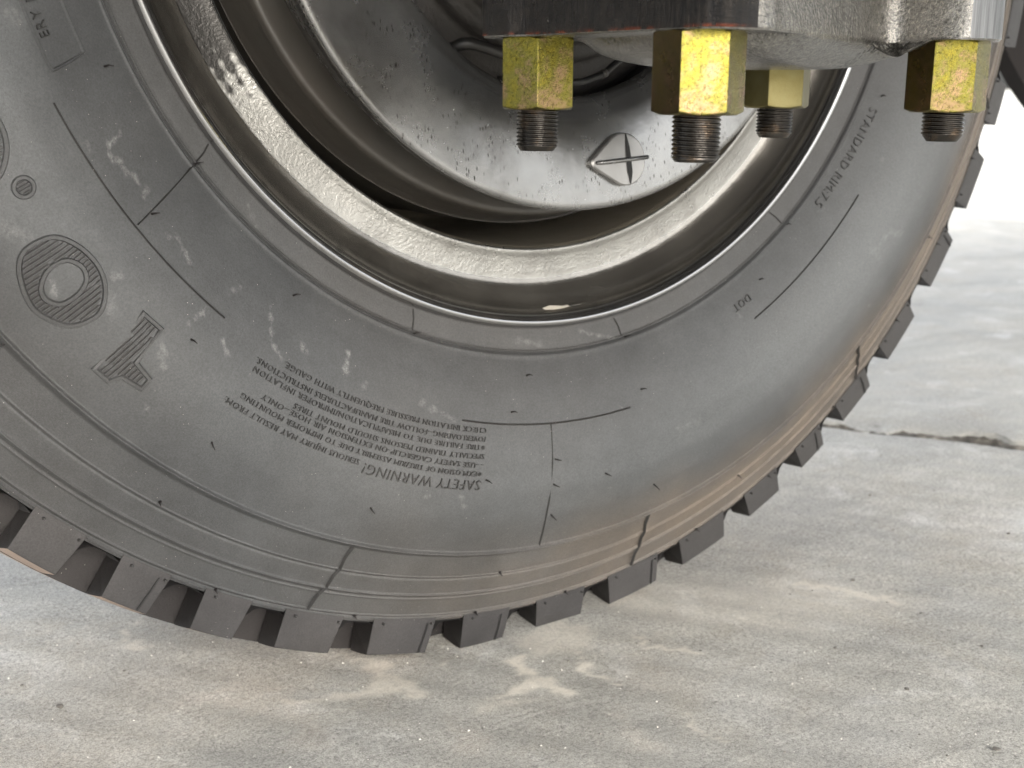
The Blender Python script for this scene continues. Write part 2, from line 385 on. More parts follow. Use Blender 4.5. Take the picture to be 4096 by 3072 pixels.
A0 = np.array([.641, .200]); jd = np.array([.111, -.184]); jd /= np.linalg.norm(jd); jn = np.array([-jd[1], jd[0]])   # joint runs along jd; +jn points to the far slab
def slab(name, vs, us, edge_sign):
    U, Vv = np.meshgrid(us, vs)
    X = A0[0]+jd[0]*U+jn[0]*Vv; Y = A0[1]+jd[1]*U+jn[1]*Vv
    rough = .004*np.sin(U*31)+.0025*np.sin(U*83+1)+.0018*np.sin(U*190+2)+.001*np.sin(U*420)
    if edge_sign > 0: rough = rough + (.006+.10*np.clip(U+.05, 0, .22))/2.2
    k = np.exp(-np.abs(Vv-(0 if edge_sign < 0 else JF))/.03)*(2.2 if edge_sign > 0 else .30)
    X = X+jn[0]*rough*k; Y = Y+jn[1]*rough*k
    Z = .0006*np.sin(X*23+Y*11)+.0005*np.sin(Y*41-X*17)+.0003*np.sin(X*130+Y*90)
    Z *= np.clip(1-np.abs(U)/6, 0, 1)
    lip = (Vv > 0) if edge_sign < 0 else (Vv < JF)
    Z = np.where(lip, -.03, Z)
    if edge_sign > 0: Z = np.where(lip, Z, Z-.012*np.exp(-(Vv-JF)/.03)*(.6+.4*np.sin(U*47)*np.sin(U*19)))
    V = np.stack([X, Y, Z], -1).reshape(-1, 3); n, m = X.shape
    i = np.arange(n-1)[:, None]; j = np.arange(m-1)[None]
    F = np.stack([i*m+j, i*m+j+1, (i+1)*m+j+1, (i+1)*m+j], -1).reshape(-1, 4)
    if name == 'concrete_ground': c = ground_marks(X, Y)
    else: c = np.zeros(X.shape+(4,)); c[..., 3] = 1; c[..., 1] = 1.6*np.exp(-((Vv-JF)/.06)**2)
    o = mesh_obj(name, V, F, MAT['concrete'], smooth=True, col=c.reshape(-1, 4)); o['kind'] = 'structure'; return o
us = np.concatenate([np.linspace(-40, -1.5, 24), np.linspace(-1.4, 1.2, 640), np.linspace(1.3, 40, 24)])
vs = np.concatenate([np.linspace(-40, -1.6, 20), np.linspace(-1.5, -.003, 520), [0, .0005]])
# keep the joint's own edge finely stepped: the last column drops 3 cm as the slab's arris
vs = np.concatenate([vs[:-2], [-.0005, .0008]])
near = slab('concrete_ground', vs, us, -1)
vs2 = np.concatenate([[JF-.001, JF+.0005], np.linspace(JF+.003, .5, 160), np.linspace(.52, 3, 90), np.linspace(3.3, 300, 40)])
us2 = np.concatenate([np.linspace(-400, -3.2, 30), np.linspace(-3, 1.2, 420), np.linspace(1.3, 400, 30)])
far = slab('concrete_pavement', vs2, us2, 1)
# dirty joint between the slabs
U, Vv = np.meshgrid(np.linspace(-3, 1.4, 700), np.linspace(-.01, .10, 30))
X = A0[0]+jd[0]*U+jn[0]*Vv; Y = A0[1]+jd[1]*U+jn[1]*Vv
Z = -.010+.003*np.sin(U*60)*np.sin(Vv*200)+RNG.normal(0, .0012, U.shape)
n_, m_ = U.shape; i = np.arange(n_-1)[:, None]; j = np.arange(m_-1)[None]
F = np.stack([i*m_+j, i*m_+j+1, (i+1)*m_+j+1, (i+1)*m_+j], -1).reshape(-1, 4)
jo = mesh_obj('pavement_joint', np.stack([X, Y, Z], -1).reshape(-1, 3), F, MAT['joint'], smooth=True); jo['kind'] = 'structure'
V, F = box(-900, 900, -900, 900, -.30, -.05); gb = mesh_obj('ground', V, F, MAT['joint']); gb['kind'] = 'structure'

# pebbles lying on the slab
def pebble_mesh(s):
    bm = bmesh.new(); bmesh.ops.create_icosphere(bm, subdivisions=1, radius=s)
    for v in bm.verts: v.co *= random.uniform(.75, 1.25); v.co.z *= .6
    me = bpy.data.meshes.new('pebble'); bm.to_mesh(me); bm.free(); me.materials.append(MAT['pebble']); return me
PM = [pebble_mesh(s) for s in (.0010, .0014, .0018)]
peb = [((.148,-.124), 'dark grey stone chip midway between the tyre and the lower right corner', 1.3),
       ((.138,-.192), 'brownish grit flake near the bottom edge', 1.4),
       ((.119,-.270), 'dark brown chip nearest the lower right corner of the photo', 1.5),
       ((.235,-.181), 'rounded grey pebble furthest right on the near slab', 1.5),
       ((.247,-.121), 'flat dark chip on the pale slab, left of the rounded grey pebble', 1.1),
       ((.256,-.050), 'stone chip just above the long pale scrape on the right of the slab', 1.2),
       ((.267,-.084), 'small bluish grey chip at the right end of the long pale scrape', 1.1),
       ((.439,.081), 'small dark chip on the slab closest to the dirty joint', 1.2),
       ((.455,-.057), 'dark chip at the right edge of the photo below the joint', 1.1),
       ((.067,-.074), 'brown speck at the end of the curved sandy line, right of the tread prints', 1.2),
       ((-.018,-.034), 'tiny chip on the grey film right of the forked tread print', .9),
       ((-.319,.097), 'dark stone chip largest of those at the lower left of the slab', 1.5),
       ((-.270,.122), 'pale and dark chip below the left tread blocks', 1.2),
       ((-.331,.139), 'small chip at the far left edge of the slab below the tyre', 1.0)]
for k, ((x, y), lab, sz) in enumerate(peb):
    o = bpy.data.objects.new('pebble', PM[(k*7) % 3]); COL.objects.link(o); o.location = (x, y, .001)
    o.rotation_euler = (0, 0, k*1.3); o.scale = (sz*random.uniform(.9, 1.2), sz*random.uniform(.8, 1.0), sz*random.uniform(.6, .9))
    tag(o, lab, 'pebble', 'loose stone chips on the concrete')
gm = MB(); dk = MB()
for k in range(900):
    x, y = random.uniform(-.45, .55), random.uniform(-.33, .45); s = random.uniform(.0002, .0007)
    gm.add([(x-s, y-s*.6, 0), (x+s, y-s, 0), (x+s*.3, y+s, 0), (x, y, s*1.1)], [(0, 1, 3), (1, 2, 3), (2, 0, 3)])
for k in range(170):
    x, y = random.uniform(-.40, .60), random.uniform(-.33, .30); s = random.uniform(.0004, .0011)
    dk.add([(x-s, y-s*.7, 0), (x+s, y-s*.8, 0), (x+s*.4, y+s, 0), (x-s*.5, y+s*.7, 0), (x, y, s*.9)], [(0, 1, 4), (1, 2, 4), (2, 3, 4), (3, 0, 4)])
g = dk.obj('stone_grit', MAT['pebble'], loc=(0, 0, .0008)); g['kind'] = 'stuff'; tag(g, 'dark stone grit sprinkled thinly over the concrete', 'grit')
g = gm.obj('sand_grit', simple('pale_grit', (.62, .60, .55), .8), loc=(0, 0, .0008)); g['kind'] = 'stuff'
tag(g, 'fine pale grit scattered over the concrete', 'grit')

# ================================================================== THE WHEEL
wheel = empty('truck_wheel', (0, .12, 0), 'black heavy truck wheel and tyre with chunky tread standing on the concrete', 'wheel')
WL = (0, -.12, ZC)
PRr = np.array([.2976, .305, .3144, .325, .34, .36, .38, .40, .42, .4463, .47, .485, .50, .5265, .6])
PRy = np.array([-.001, -.004, -.0063, -.0125, -.0195, -.0265, -.0305, -.0305, -.025, -.0125, 0, .008, .0150, .022, .045])
def prof(r):
    r = np.asarray(r, float); a = 0
    for s in (-.004, -.002, 0, .002, .004): a = a+np.interp(r+s, PRr, PRy)
    return a/5
def bumpf(r, r0, wd): return np.exp(-((r-r0)/wd)**2)
def face_y(r):
    y = prof(r)
    y = y - .0009*bumpf(r, .3128, .0006) + .0014*bumpf(r, .3140, .0006) - .0008*bumpf(r, .3158, .0010)
    y = y - .0030*bumpf(r, .4462, .0013) + .0012*sstep(.4470, .4495, r)
    y = y - .0007*bumpf(r, .4655, .0006) + .0009*bumpf(r, .4668, .0010)
    y = y - .0016*bumpf(r, .4800, .0009) + .0011*sstep(.4806, .4822, r) - .0007*bumpf(r, .4838, .0006)
    y = y - .0010*bumpf(r, .4972, .0006) + .0009*bumpf(r, .4986, .0007) - .0011*bumpf(r, .5006, .0006)
    return y
def on_face(r, th_deg, h=0.0):
    """point of the sidewall at radius r, angle th, raised by h towards the axle side"""
    t = np.radians(th_deg); dy = (prof(r+.001)-prof(r-.001))/.002; L = math.sqrt(1+dy*dy)
    rr = r+h*dy/L; y = prof(r)-h/L
    return (rr*math.cos(t), float(y), rr*math.sin(t))
r_fine = np.unique(np.round(np.concatenate([np.arange(.2985, .503, .0012), np.arange(.3115, .3172, .0003), np.arange(.4435, .4500, .00035), np.arange(.4640, .4690, .00035), np.arange(.4780, .4850, .0003), np.arange(.4955, .5022, .0003)]), 6))
side = np.stack([r_fine, face_y(r_fine)], -1)
pre = np.array([(.2945, .0135), (.2966, .0060), (.2978, .0008)])
rest = np.array([(.5022, .0185), (.5022, .03), (.5028, .12), (.5022, .215), (.5022, .223), (.47, .241), (.4463, .253), (.42, .266), (.40, .2705), (.37, .2695), (.34, .26), (.3144, .247), (.2976, .241), (.292, .236), (.262, .225), (.262, .030), (.289, .0255), (.2945, .0135)])
profile = np.concatenate([pre, side, rest]); n_side0, n_side1 = len(pre), len(pre)+len(side)
th = np.radians(np.concatenate([np.arange(-172, -2, .22), np.arange(-2, 188, 2.0)]))
V, F = revolve(profile, th)
m_ = len(th)
col = np.zeros((len(profile), m_, 4), np.float32); col[..., 3] = 1
TH = np.degrees(th)[None]; RR = profile[:, 0][:, None]
sidem = np.zeros((len(profile), 1)); sidem[n_side0:n_side1] = 1
wav = .006*np.sin(TH*.21)+.004*np.sin(TH*.63+1)
dust = sstep(.405, .462, RR+wav)*sstep(-118, -72, TH)*.95 + sstep(.44, .47, RR)*sstep(-165, -90, TH)*.05 + .55*sstep(.455, .468, RR)*(1-sstep(.479, .483, RR))*sstep(-95, -60, TH)
dust = dust + .10*sstep(.315, .312, RR)
col[..., 0] = np.clip(dust, 0, 1.4)*sidem
TH0 = TH + 0*RR; S_ = np.radians(TH0)*.37        # tangential metres (about mid sidewall)
def stroke(pts, wd, k):
    d = np.full(RR.shape[:1]+(m_,), 9.)
    P = [(math.radians(t)*.37, r) for r, t in pts]
    jit = .0007*np.sin(S_*610+RR*470)+.0006*np.sin(RR*1330-S_*390+2)
    for a, b in zip(P[:-1], P[1:]):
        ab = (b[0]-a[0], b[1]-a[1]); q = np.clip(((S_-a[0])*ab[0]+(RR-a[1])*ab[1])/(ab[0]**2+ab[1]**2+1e-12), 0, 1)
        d = np.minimum(d, np.hypot(S_-a[0]-q*ab[0], RR-a[1]-q*ab[1]))
    col[..., 1] = np.maximum(col[..., 1], k*(1-sstep(wd*.25, wd*.85, d+jit))*sidem*.6)
for pts, wd, k in [
    ([(.3409,-150.47),(.3478,-150.41),(.3523,-149.7),(.3496,-148.67),(.3489,-147.68)], .0022, .55), ([(.3489,-147.7),(.3477,-146.59),(.346,-145.57),(.3501,-145.28)], .0018, .5),
    ([(.3538,-141.76),(.3495,-141.18),(.3513,-140.1),(.3536,-139.38)], .0016, .45), ([(.3525,-139.74),(.3542,-138.91)], .0028, .4),
    ([(.3429,-129.94),(.3565,-128.61),(.3626,-127.06)], .0018, .5), ([(.3489,-125.54),(.3526,-124.89)], .0030, .6),
    ([(.3403,-120.33),(.3478,-120.42),(.3513,-119.9)], .0026, .75), ([(.3501,-125.35),(.3519,-124.98)], .003, .5), ([(.3663,-135.24),(.3706,-135.26),(.3789,-135.65)], .0016, .55),
    ([(.3881,-142.51),(.3863,-142.28)], .003, .4), ([(.3961,-141.55),(.403,-140.26)], .004, .22), ([(.4126,-144.61),(.4145,-144.19)], .003, .6),
    ([(.3731,-132.38),(.3795,-131.33)], .0015, .45), ([(.3955,-136.13),(.404,-134.95)], .003, .35), ([(.363,-162.0),(.3633,-161.33)], .006, .25), ([(.4086,-148.24),(.4153,-149.74)], .006, .25),
    ([(.399,-39.3),(.3934,-40.11),(.3875,-40.08),(.3845,-41.56)], .0035, .42), ([(.3845,-41.56),(.3851,-43.11),(.3804,-43.93)], .004, .38), ([(.3804,-43.93),(.3913,-43.52)], .004, .25),
    ([(.352,-111),(.358,-107)], .0022, .4), ([(.372,-107.6),(.365,-107.2)], .0015, .5), ([(.405,-104.5),(.411,-103.8)], .002, .3), ([(.383,-78),(.386,-75)], .003, .2),
    ([(.345,-133.5),(.351,-134.2)], .002, .3), ([(.306,-98),(.309,-94)], .003, .25), ([(.303,-88),(.3125,-83)], .002, .35), ([(.306,-137),(.311,-135)], .002, .2)]:
    stroke(pts, wd, k)
for k in range(12):
    t0 = random.uniform(-165, -30); r0 = random.uniform(.325, .43)
    stroke([(r0, t0), (r0+random.uniform(-.004, .004), t0+random.uniform(-.6, .6))], random.uniform(.0008, .0022), random.uniform(.25, .5))
col[..., 2] = np.clip((.8*np.exp(-((RR-.375)/.035)**2)*np.exp(-((TH+42)/30)**2) + .5*np.exp(-((RR-.385)/.03)**2)*np.exp(-((TH+168)/12)**2)+ .25*np.exp(-((RR-.40)/.03)**2))*sidem, 0, 1)
# flatten where it stands, never below the slab
def flat(V):
    V = np.array(V, float); lim = -(ZC-.0008)
    V[:, 2] = np.maximum(V[:, 2], lim); return V
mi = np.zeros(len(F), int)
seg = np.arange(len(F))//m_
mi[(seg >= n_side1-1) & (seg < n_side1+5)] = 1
tyre = mesh_obj('tyre', flat(V), F, [MAT['rubber'], MAT['rubber_dark']], wheel, WL, smooth=True, mi=mi, col=col.reshape(-1, 4))
fix_normals(tyre)

# moulded hairline ribs: arcs and radial seams
def ridge_strip(pts, wd, h, mat, name='moulding_rib', parent=None):
    """pts list of (r, th_deg): small triangular ridge laid on the sidewall"""
    V = []; F = []; P3 = [Vector(on_face(r, t, -.0003)) for r, t in pts]; T3 = [Vector(on_face(r, t, h)) for r, t in pts]
    for i in range(len(P3)):
        d = (P3[min(i+1, len(P3)-1)]-P3[max(i-1, 0)]).normalized(); nn = (T3[i]-P3[i]).normalized(); s = d.cross(nn).normalized()*wd
        V += [P3[i]-s, T3[i], P3[i]+s]
    for i in range(len(P3)-1):
        for k in range(2): F.append((3*i+k, 3*i+k+1, 3*i+k+4, 3*i+k+3))
    F += [(0, 1, 2), (3*len(P3)-3, 3*len(P3)-1, 3*len(P3)-2)]
    o = mesh_obj(name, V, F, mat, parent, WL); fix_normals(o); return o
def arc(r0, t0, t1, n=40, r1=None): r1 = r1 or r0; return [(r0+(r1-r0)*k/n, t0+(t1-t0)*k/n) for k in range(n+1)]
RP = MAT['rubber_plain']; RD = MAT['letters']
for a in [arc(.3634, -155.2, -133.4), arc(.3572, -105.9, -83.9), arc(.3455, -62.6, -40.0)]: ridge_strip(a, .0008, .0011, RD, parent=tyre).location = (0, 0, 0)
for k in range(10):
    t0 = -144.1+31.15*k-31.15
    if not -180 < t0 < 0: continue
    o = ridge_strip([(.3000, t0-.3), (.3060, t0), (.3132, t0+.1)], .0007, .0010, RD, parent=tyre); o.location = (0, 0, 0)
    o = ridge_strip([(.4474, t0+.95), (.4560, t0+.9), (.4650, t0+1.15), (.4700, t0+1.0), (.4790, t0+1.1), (.4850, t0+.85), (.4968, t0+.8)], .0008, .0015, RD, parent=tyre); o.location = (0, 0, 0)
for a in [[(.3140, -144.0), (.3400, -144.05), (.3619, -144.08)], [(.3568, -94.73), (.3826, -94.72), (.4080, -94.5), (.4187, -94.36), (.4330, -93.95), (.4456, -93.65)]]:
    ridge_strip(a, .0007, .0012, RD, parent=tyre).location = (0, 0, 0)

# rubber vent hairs
HAIR = [(.3296,-155.77),(.3132,-143.94),(.3521,-143.87),(.3284,-128.2),(.3838,-134.66),(.4211,-127.96),(.3924,-102.28),(.4208,-112.72),(.3972,-94.33),(.4201,-93.72),(.4192,-81.39),(.3276,-97.09),(.3497,-99.7),(.3484,-81.67),
        (.3803,-94.34),(.3965,-88.01),(.3277,-58.69),(.3283,-26.93),(.316,-50.05),(.3136,-112.43),(.3142,-81.06),(.4652,-96.48),(.4637,-127.49),(.4626,-34.69),(.5003,-42.09),(.4666,-68.42),(.5011,-63.43),(.4712,-19.4),(.4977,-23.88),
        (.4990,-33.2),(.4985,-53.5),(.4990,-73),(.4990,-88),(.4990,-97),(.4985,-108),(.4990,-119.5)]
for k, (r, t) in enumerate(HAIR):
    ln = .0068 if r < .43 else .0034
    b = Vector(on_face(r, t, -.0005)); nn = (Vector(on_face(r, t, .003))-b).normalized()
    tip = b+nn*ln*.9+Vector((.25, 0, -.25+.2*math.sin(k)))*ln*.5; mid = b+nn*ln*.55
    V, F = tube([b-nn*.0005, b+nn*.0006, mid, tip], [.0012, .00065, .00045, .0003], 6)
    o = mesh_obj('rubber_hair', V, F, MAT['rubber_dark'], tyre, None, smooth=True)

# tread: shoulder blocks one by one, centre ribs, far shoulder blocks
BL = [(-132.83,-129.45),(-126.12,-122.88),(-119.61,-116.44),(-113.15,-108.86),(-105.66,-100.66),(-97.52,-93.63),(-90.4,-85.93),(-82.84,-77.73),(-74.61,-69.56),(-66.24,-62.28),(-58.93,-55.72),(-52.55,-48.09),(-44.81,-39.73),(-36.35,-31.24),(-27.85,-22.75),(-19.33,-15.44)]
t = -139.6
while t > -172: BL.insert(0, (t, t+3.5)); t -= 7.0
t = -11.8
while t < 183: BL.append((t, t+4.4)); t += 8.0
def crown(y): return .5400-.0135*((y-.12)/.098)**2
def tread_block(t0, t1, y0, y1, skew=0, name='tread_block', face_in=True, n=5, label=None, chamfer=.010):
    V = []; F = []
    # cross-section in (y, r): inner line, near wall, crown line, far wall
    rin = .4995
    if face_in: sec = [(prof(rin)+.001, rin), (prof(.503)+.0004, .503), (prof(.515)+.0002, .515), (.0222, .5262), (.0228, .5268)]
    else: sec = [(y0, rin), (y0, .510), (y0, .5262 if y0 > .2 else crown(y0))]
    ys = np.linspace(max(y0, .03), y1, 5)
    sec += [(y, crown(y)) for y in (ys if face_in else ys[1:])]
    if y1 > .2: sec += [(y1+.001, .5265-.004), (y1+.007, .515), (y1+.011, rin)]
    else: sec += [(y1+.003, .515), (y1+.007, rin)]
    ns = len(sec); tt = np.linspace(t0, t1, n)
    for q in tt:
        for (y, r) in sec:
            # the groove is a little wider at the root edge on the leading side
            e = -.55*((.5265-r)/.026) if (r < .5265 and y < .03) else 0
            qq = q + (e if q == tt[0] else 0)  + skew*max(0, y-.022)/.05
            a = math.radians(qq); V.append((r*math.cos(a), y, r*math.sin(a)))
    for i in range(n-1):
        for k in range(ns-1): F.append((i*ns+k, i*ns+k+1, (i+1)*ns+k+1, (i+1)*ns+k))
    F.append(tuple(range(ns))); F.append(tuple((n-1)*ns+k for k in range(ns))[::-1])
    mi = []
    for i in range(n-1):
        for k in range(ns-1):
            ym = .5*(sec[k][1]+sec[k+1][1]); yy = .5*(sec[k][0]+sec[k+1][0])
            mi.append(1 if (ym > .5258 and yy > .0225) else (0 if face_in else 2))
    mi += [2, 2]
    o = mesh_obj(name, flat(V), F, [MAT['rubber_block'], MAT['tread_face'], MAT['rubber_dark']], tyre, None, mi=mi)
    fix_normals(o)
    return o
for k, (a, b) in enumerate(BL):
    tread_block(a, b, .022, .047, skew=.6)
    tread_block(a+3.2, b+3.2, .172, .222, skew=-1.2, face_in=False)
for k, (a, b) in enumerate(BL):
    nx = BL[(k+1) % len(BL)][0]+(360 if k == len(BL)-1 else 0)
    L = nx-a
    tread_block(a+2.6, a+2.6+L*.985, .052, .116, skew=1.5, face_in=False, n=5)
    tread_block(a+.6, a+.6+L*.975, .124, .164, skew=-1.5, face_in=False, n=5)
# block-foot arris line (little flash along each block root) and inner ridges of the grooves
for k, (a, b) in enumerate(BL):
    if not -172 < a < 0: continue
    # groove root fillet: small quarter-round at the top of each gap
    a2 = BL[k+1][0] if k+1 < len(BL) else b+4
    V = []; F = []
    N = 7
    for yk, yy in enumerate((.0170, .035, .053)):
        for q in range(N+1):
            s = q/N; tt = b+(a2-b)*s; e = (2*s-1)
            rr = .5022+.0060*abs(e)**4+.0006
            A = math.radians(tt+.6*max(0, yy-.022)/.05); V.append((rr*math.cos(A), yy+(.0012 if yk == 0 else 0)*0, rr*math.sin(A)))
    for i in range(2):
        for q in range(N): F.append((i*(N+1)+q, i*(N+1)+q+1, (i+1)*(N+1)+q+1, (i+1)*(N+1)+q))
    o = mesh_obj('groove_floor', flat(V), F, MAT['rubber_block'], tyre, None, smooth=True); fix_normals(o)
# sipe lines on a few shoulder blocks, moulded pips along their feet
for t_ in (-123.6, -101.3, -94.4, -78.4, -56.6, -49.0, -31.9):
    V = []
    for r in (.5035, .511, .5185, .5262):
        yb = float(prof(r))-.0006 if r > .51 else float(prof(r))-.0001
        for dt in (-.07, .07): a_ = math.radians(t_+dt); V.append((r*math.cos(a_), yb, r*math.sin(a_)))
        a_ = math.radians(t_); V.append((r*math.cos(a_), yb+.0004, r*math.sin(a_)))
    F = [(3*i, 3*i+2, 3*i+5, 3*i+3) for i in range(3)]+[(3*i+2, 3*i+1, 3*i+4, 3*i+5) for i in range(3)]
    o = mesh_obj('sipe', flat(V), F, MAT['black'], tyre, None)
for k, (a, b) in enumerate(BL):
    if not -150 < a < -5: continue
    for t_, r in ((a+.35, .5030), (b-.3, .5035)):
        if k % 3 == 1 and t_ > a+1: continue
        c_ = Vector(on_face(r, t_, 0)); V, F = tube([c_+Vector((0, .001, 0)), c_+Vector((0, -.0010, 0)), c_+Vector((.0005, -.0018, -.0006))], [.0010, .0008, .0004], 6)
        mesh_obj('foot_pip', V, F, RD, tyre, None, smooth=True)

# raised lettering -------------------------------------------------------------
_cur = {}
def text_polys(s, size, sx):
    c = bpy.data.curves.new('t', 'FONT'); c.body = s; c.size = size; c.resolution_u = 2; c.offset = -.010
    c.space_character = 1.12
    o = bpy.data.objects.new('t', c); COL.objects.link(o)
    bpy.context.view_layer.update()
    me = bpy.data.meshes.new_from_object(o.evaluated_get(bpy.context.evaluated_depsgraph_get()))
    V = np.array([v.co[:] for v in me.vertices]); Fs = [tuple(p.vertices) for p in me.polygons]
    E = {}
    for f in Fs:
        for a, b in zip(f, f[1:]+f[:1]): E[(a, b)] = 1
    bnd = [(a, b) for (a, b) in E if (b, a) not in E]
    bpy.data.objects.remove(o); bpy.data.curves.remove(c); bpy.data.meshes.remove(me)
    return V, Fs, bnd
def lettering(name, s, r, t0, t1, height, h=.0010, r_end=None, mat=None):
    V, Fs, bnd = text_polys(s, 1.0, 1.0)
    w0, w1 = V[:, 0].min(), V[:, 0].max(); hgt = .72
    W = []
    for lev in (-.0004, h):
        for v in V:
            f = (v[0]-w0)/(w1-w0); t = t0+(t1-t0)*f; rb = r+((r_end or r)-r)*f
            W.append(on_face(rb+v[1]/hgt*height, t, lev))
    n = len(V); F = [tuple(i+n for i in f) for f in Fs] + [(a, b, b+n, a+n) for a, b in bnd]
    o = mesh_obj(name, W, F, mat or MAT['letters'], tyre, None); fix_normals(o); return o
SM = .0034
lettering('moulded_lettering', 'SAFETY WARNING!', .3928, -102.9, -115.3, .0066, r_end=.3955)
lettering('moulded_lettering', 'SERIOUS INJURY MAY RESULT FROM:', .3945, -115.9, -129.5, SM, r_end=.3962)
for s, ra, rb, tb in [('\u203bEXPLOSION OF TIRE/RIM ASSEMBLY DUE TO IMPROPER MOUNTING', .3872, .3898, -128.5), ('- -USE SAFETY CAGE&CLIP-ON EXTENSION AIR HOSE--ONLY', .3817, .3843, -126.9),
                  ('SPECIALLY TRAINED PERSONS SHOULD MOUNT TIRES', .3761, .3799, -123.9), ('\u203bTIRE FAILURE DUE TO MISAPPLICATION/IMPROPER INFLATION', .3707, .3742, -128.8),
                  ('/OVERLOADING--FOLLOW TIRE MANUFACTURERS INSTRUCTIONS.', .3656, .3692, -129.0), ('CHECK INFLATION PRESSURE FREQUENTLY WITH GAUGE.', .3602, .3627, -126.4)]:
    lettering('moulded_lettering', s, ra, -103.0, tb, SM, r_end=rb)
lettering('moulded_lettering', 'STANDARD RIM:7.5', .3235, -29.0, -44.9, .0062, r_end=.3218)
lettering('moulded_lettering', 'DOT', .3292, -61.5, -64.4, .0055)
lettering('moulded_lettering', 'ER', .3500, -159.7, -160.9, .0052); lettering('moulded_lettering', 'Y', .3500, -161.1, -161.7, .0052); lettering('moulded_lettering', 'I', .3500, -162.4, -162.6, .0052)
# size mark: big striped numeral one, nought and dot, each a raised frame with bars inside
def uv(r, t): return (math.radians(t)*.41, r)
def band(P, inset, h, name):
    """raised frame along closed outline P [(r,t)], width inset (towards inside)"""
    Q = np.array([uv(*p) for p in P]); n = len(Q); ar = .5*np.sum(Q[:, 0]*np.roll(Q[:, 1], -1)-np.roll(Q[:, 0], -1)*Q[:, 1])
    sg = 1 if ar > 0 else -1; V = []
    off = []
    for i in range(n):
        a, b, c = Q[i-1], Q[i], Q[(i+1) % n]; d1 = (b-a)/np.linalg.norm(b-a); d2 = (c-b)/np.linalg.norm(c-b)
        n1 = sg*np.array([-d1[1], d1[0]]); n2 = sg*np.array([-d2[1], d2[0]]); nm = n1+n2; nm /= max(.35, (nm@nm)/2)**1.0
        off.append(nm)
    for k, (f, hh) in enumerate([(-.0006, -.0003), (.0002, h), (inset-.0004, h), (inset+.0003, -.0003)]):
        for i in range(n):
            q = Q[i]+off[i]*f; V.append(on_face(q[1], math.degrees(q[0]/.41), hh))
    F = [(k*n+i, k*n+(i+1) % n, (k+1)*n+(i+1) % n, (k+1)*n+i) for k in range(3) for i in range(n)]
    o = mesh_obj(name, V, F, RP, tyre, None); fix_normals(o)
    return Q, off
def inside_intervals(u, loops):
    xs = []
    for Q in loops:
        for i in range(len(Q)):
            a, b = Q[i], Q[(i+1) % len(Q)]
            if (a[0] > u) != (b[0] > u): xs.append(a[1]+(b[1]-a[1])*(u-a[0])/(b[0]-a[0]))
    xs.sort(); return list(zip(xs[::2], xs[1::2]))
def bars(loops, pitch, name, h=.0012, frac=.48):
    us_ = [q[0] for Q in loops for q in Q]; u = min(us_)+pitch*.5; V = []; F = []
    while u < max(us_):
        for r0, r1 in inside_intervals(u, loops):
            if r1-r0 < .0012: continue
            b = len(V); ns = 4
            for k in range(ns+1):
                r = r0+(r1-r0)*k/ns
                for du, hh in ((-frac*pitch/2, -.0003), (-frac*pitch/2+.0002, h), (frac*pitch/2-.0002, h), (frac*pitch/2, -.0003)):
                    V.append(on_face(r, math.degrees((u+du)/.41), hh))
            for k in range(ns):
                for j in range(3): F.append((b+4*k+j, b+4*k+j+1, b+4*k+j+5, b+4*k+j+4))
            F += [(b, b+1, b+2, b+3), (b+4*ns+3, b+4*ns+2, b+4*ns+1, b+4*ns)]
        u += pitch
    o = mesh_obj(name, V, F, RD if frac > .9 else RP, tyre, None); fix_normals(o); o['kind'] = 'stuff'
    if frac < .9: bars(loops, pitch, 'numeral_gap_shade', .00015, 1.0)  # dark sheet under the bars, shade of the gaps put into its colour
def smooth_loop(P, n=6):
    Q = [np.array(p, float) for p in P]; out = []; m = len(Q)
    for i in range(m):
        a, b, c, d = Q[i-1], Q[i], Q[(i+1) % m], Q[(i+2) % m]
        for k in range(n):
            t = k/n; out.append(tuple(.5*((2*b)+(-a+c)*t+(2*a-5*b+4*c-d)*t*t+(-a+3*b-3*c+d)*t**3)))
    return out
O0 = smooth_loop([(.4213,-146.75),(.4125,-147.73),(.3986,-147.45),(.3912,-145.76),(.3902,-143.68),(.3956,-142.03),(.406,-141.0),(.4192,-141.45),(.4252,-142.66),(.4275,-144.41)])
I0 = smooth_loop([(.4168,-145.04),(.4095,-145.64),(.4016,-145.48),(.398,-144.54),(.4002,-143.63),(.4072,-143.19),(.4155,-143.34),(.4191,-144.18)])
Qo, off = band(O0, .0022, .0014, 'numeral_frame'); Qi, offi = band([(r_+(r_-.4087)*.16, t_+(t_+144.47)*.16) for r_, t_ in I0], .0022, .0014, 'numeral_frame')
bars([[q+o_*.0026 for q, o_ in zip(Qo, off)], [q-o_*.0004 for q, o_ in zip(Qi, offi)]], .0024, 'numeral_bars')
ONE = [(.3898,-139.06),(.3892,-136.94),(.4101,-136.53),(.4121,-134.89),(.42,-134.75),(.4216,-136.47),(.4275,-136.81),(.4274,-138.38)]
Q1, off1 = band(ONE, .0021, .0013, 'numeral_frame'); bars([[q+o_*.0025 for q, o_ in zip(Q1, off1)]], .0024, 'numeral_bars')
DOTL = [(.3967+.0054*math.cos(a), -151.18+math.degrees(.0054*math.sin(a)/.397)) for a in np.linspace(0, 2*PI, 28, endpoint=False)]
Qd, offd = band(DOTL, .0020, .0012, 'numeral_frame'); bars([[q+o_*.0023 for q, o_ in zip(Qd, offd)]], .0017, 'numeral_bars')
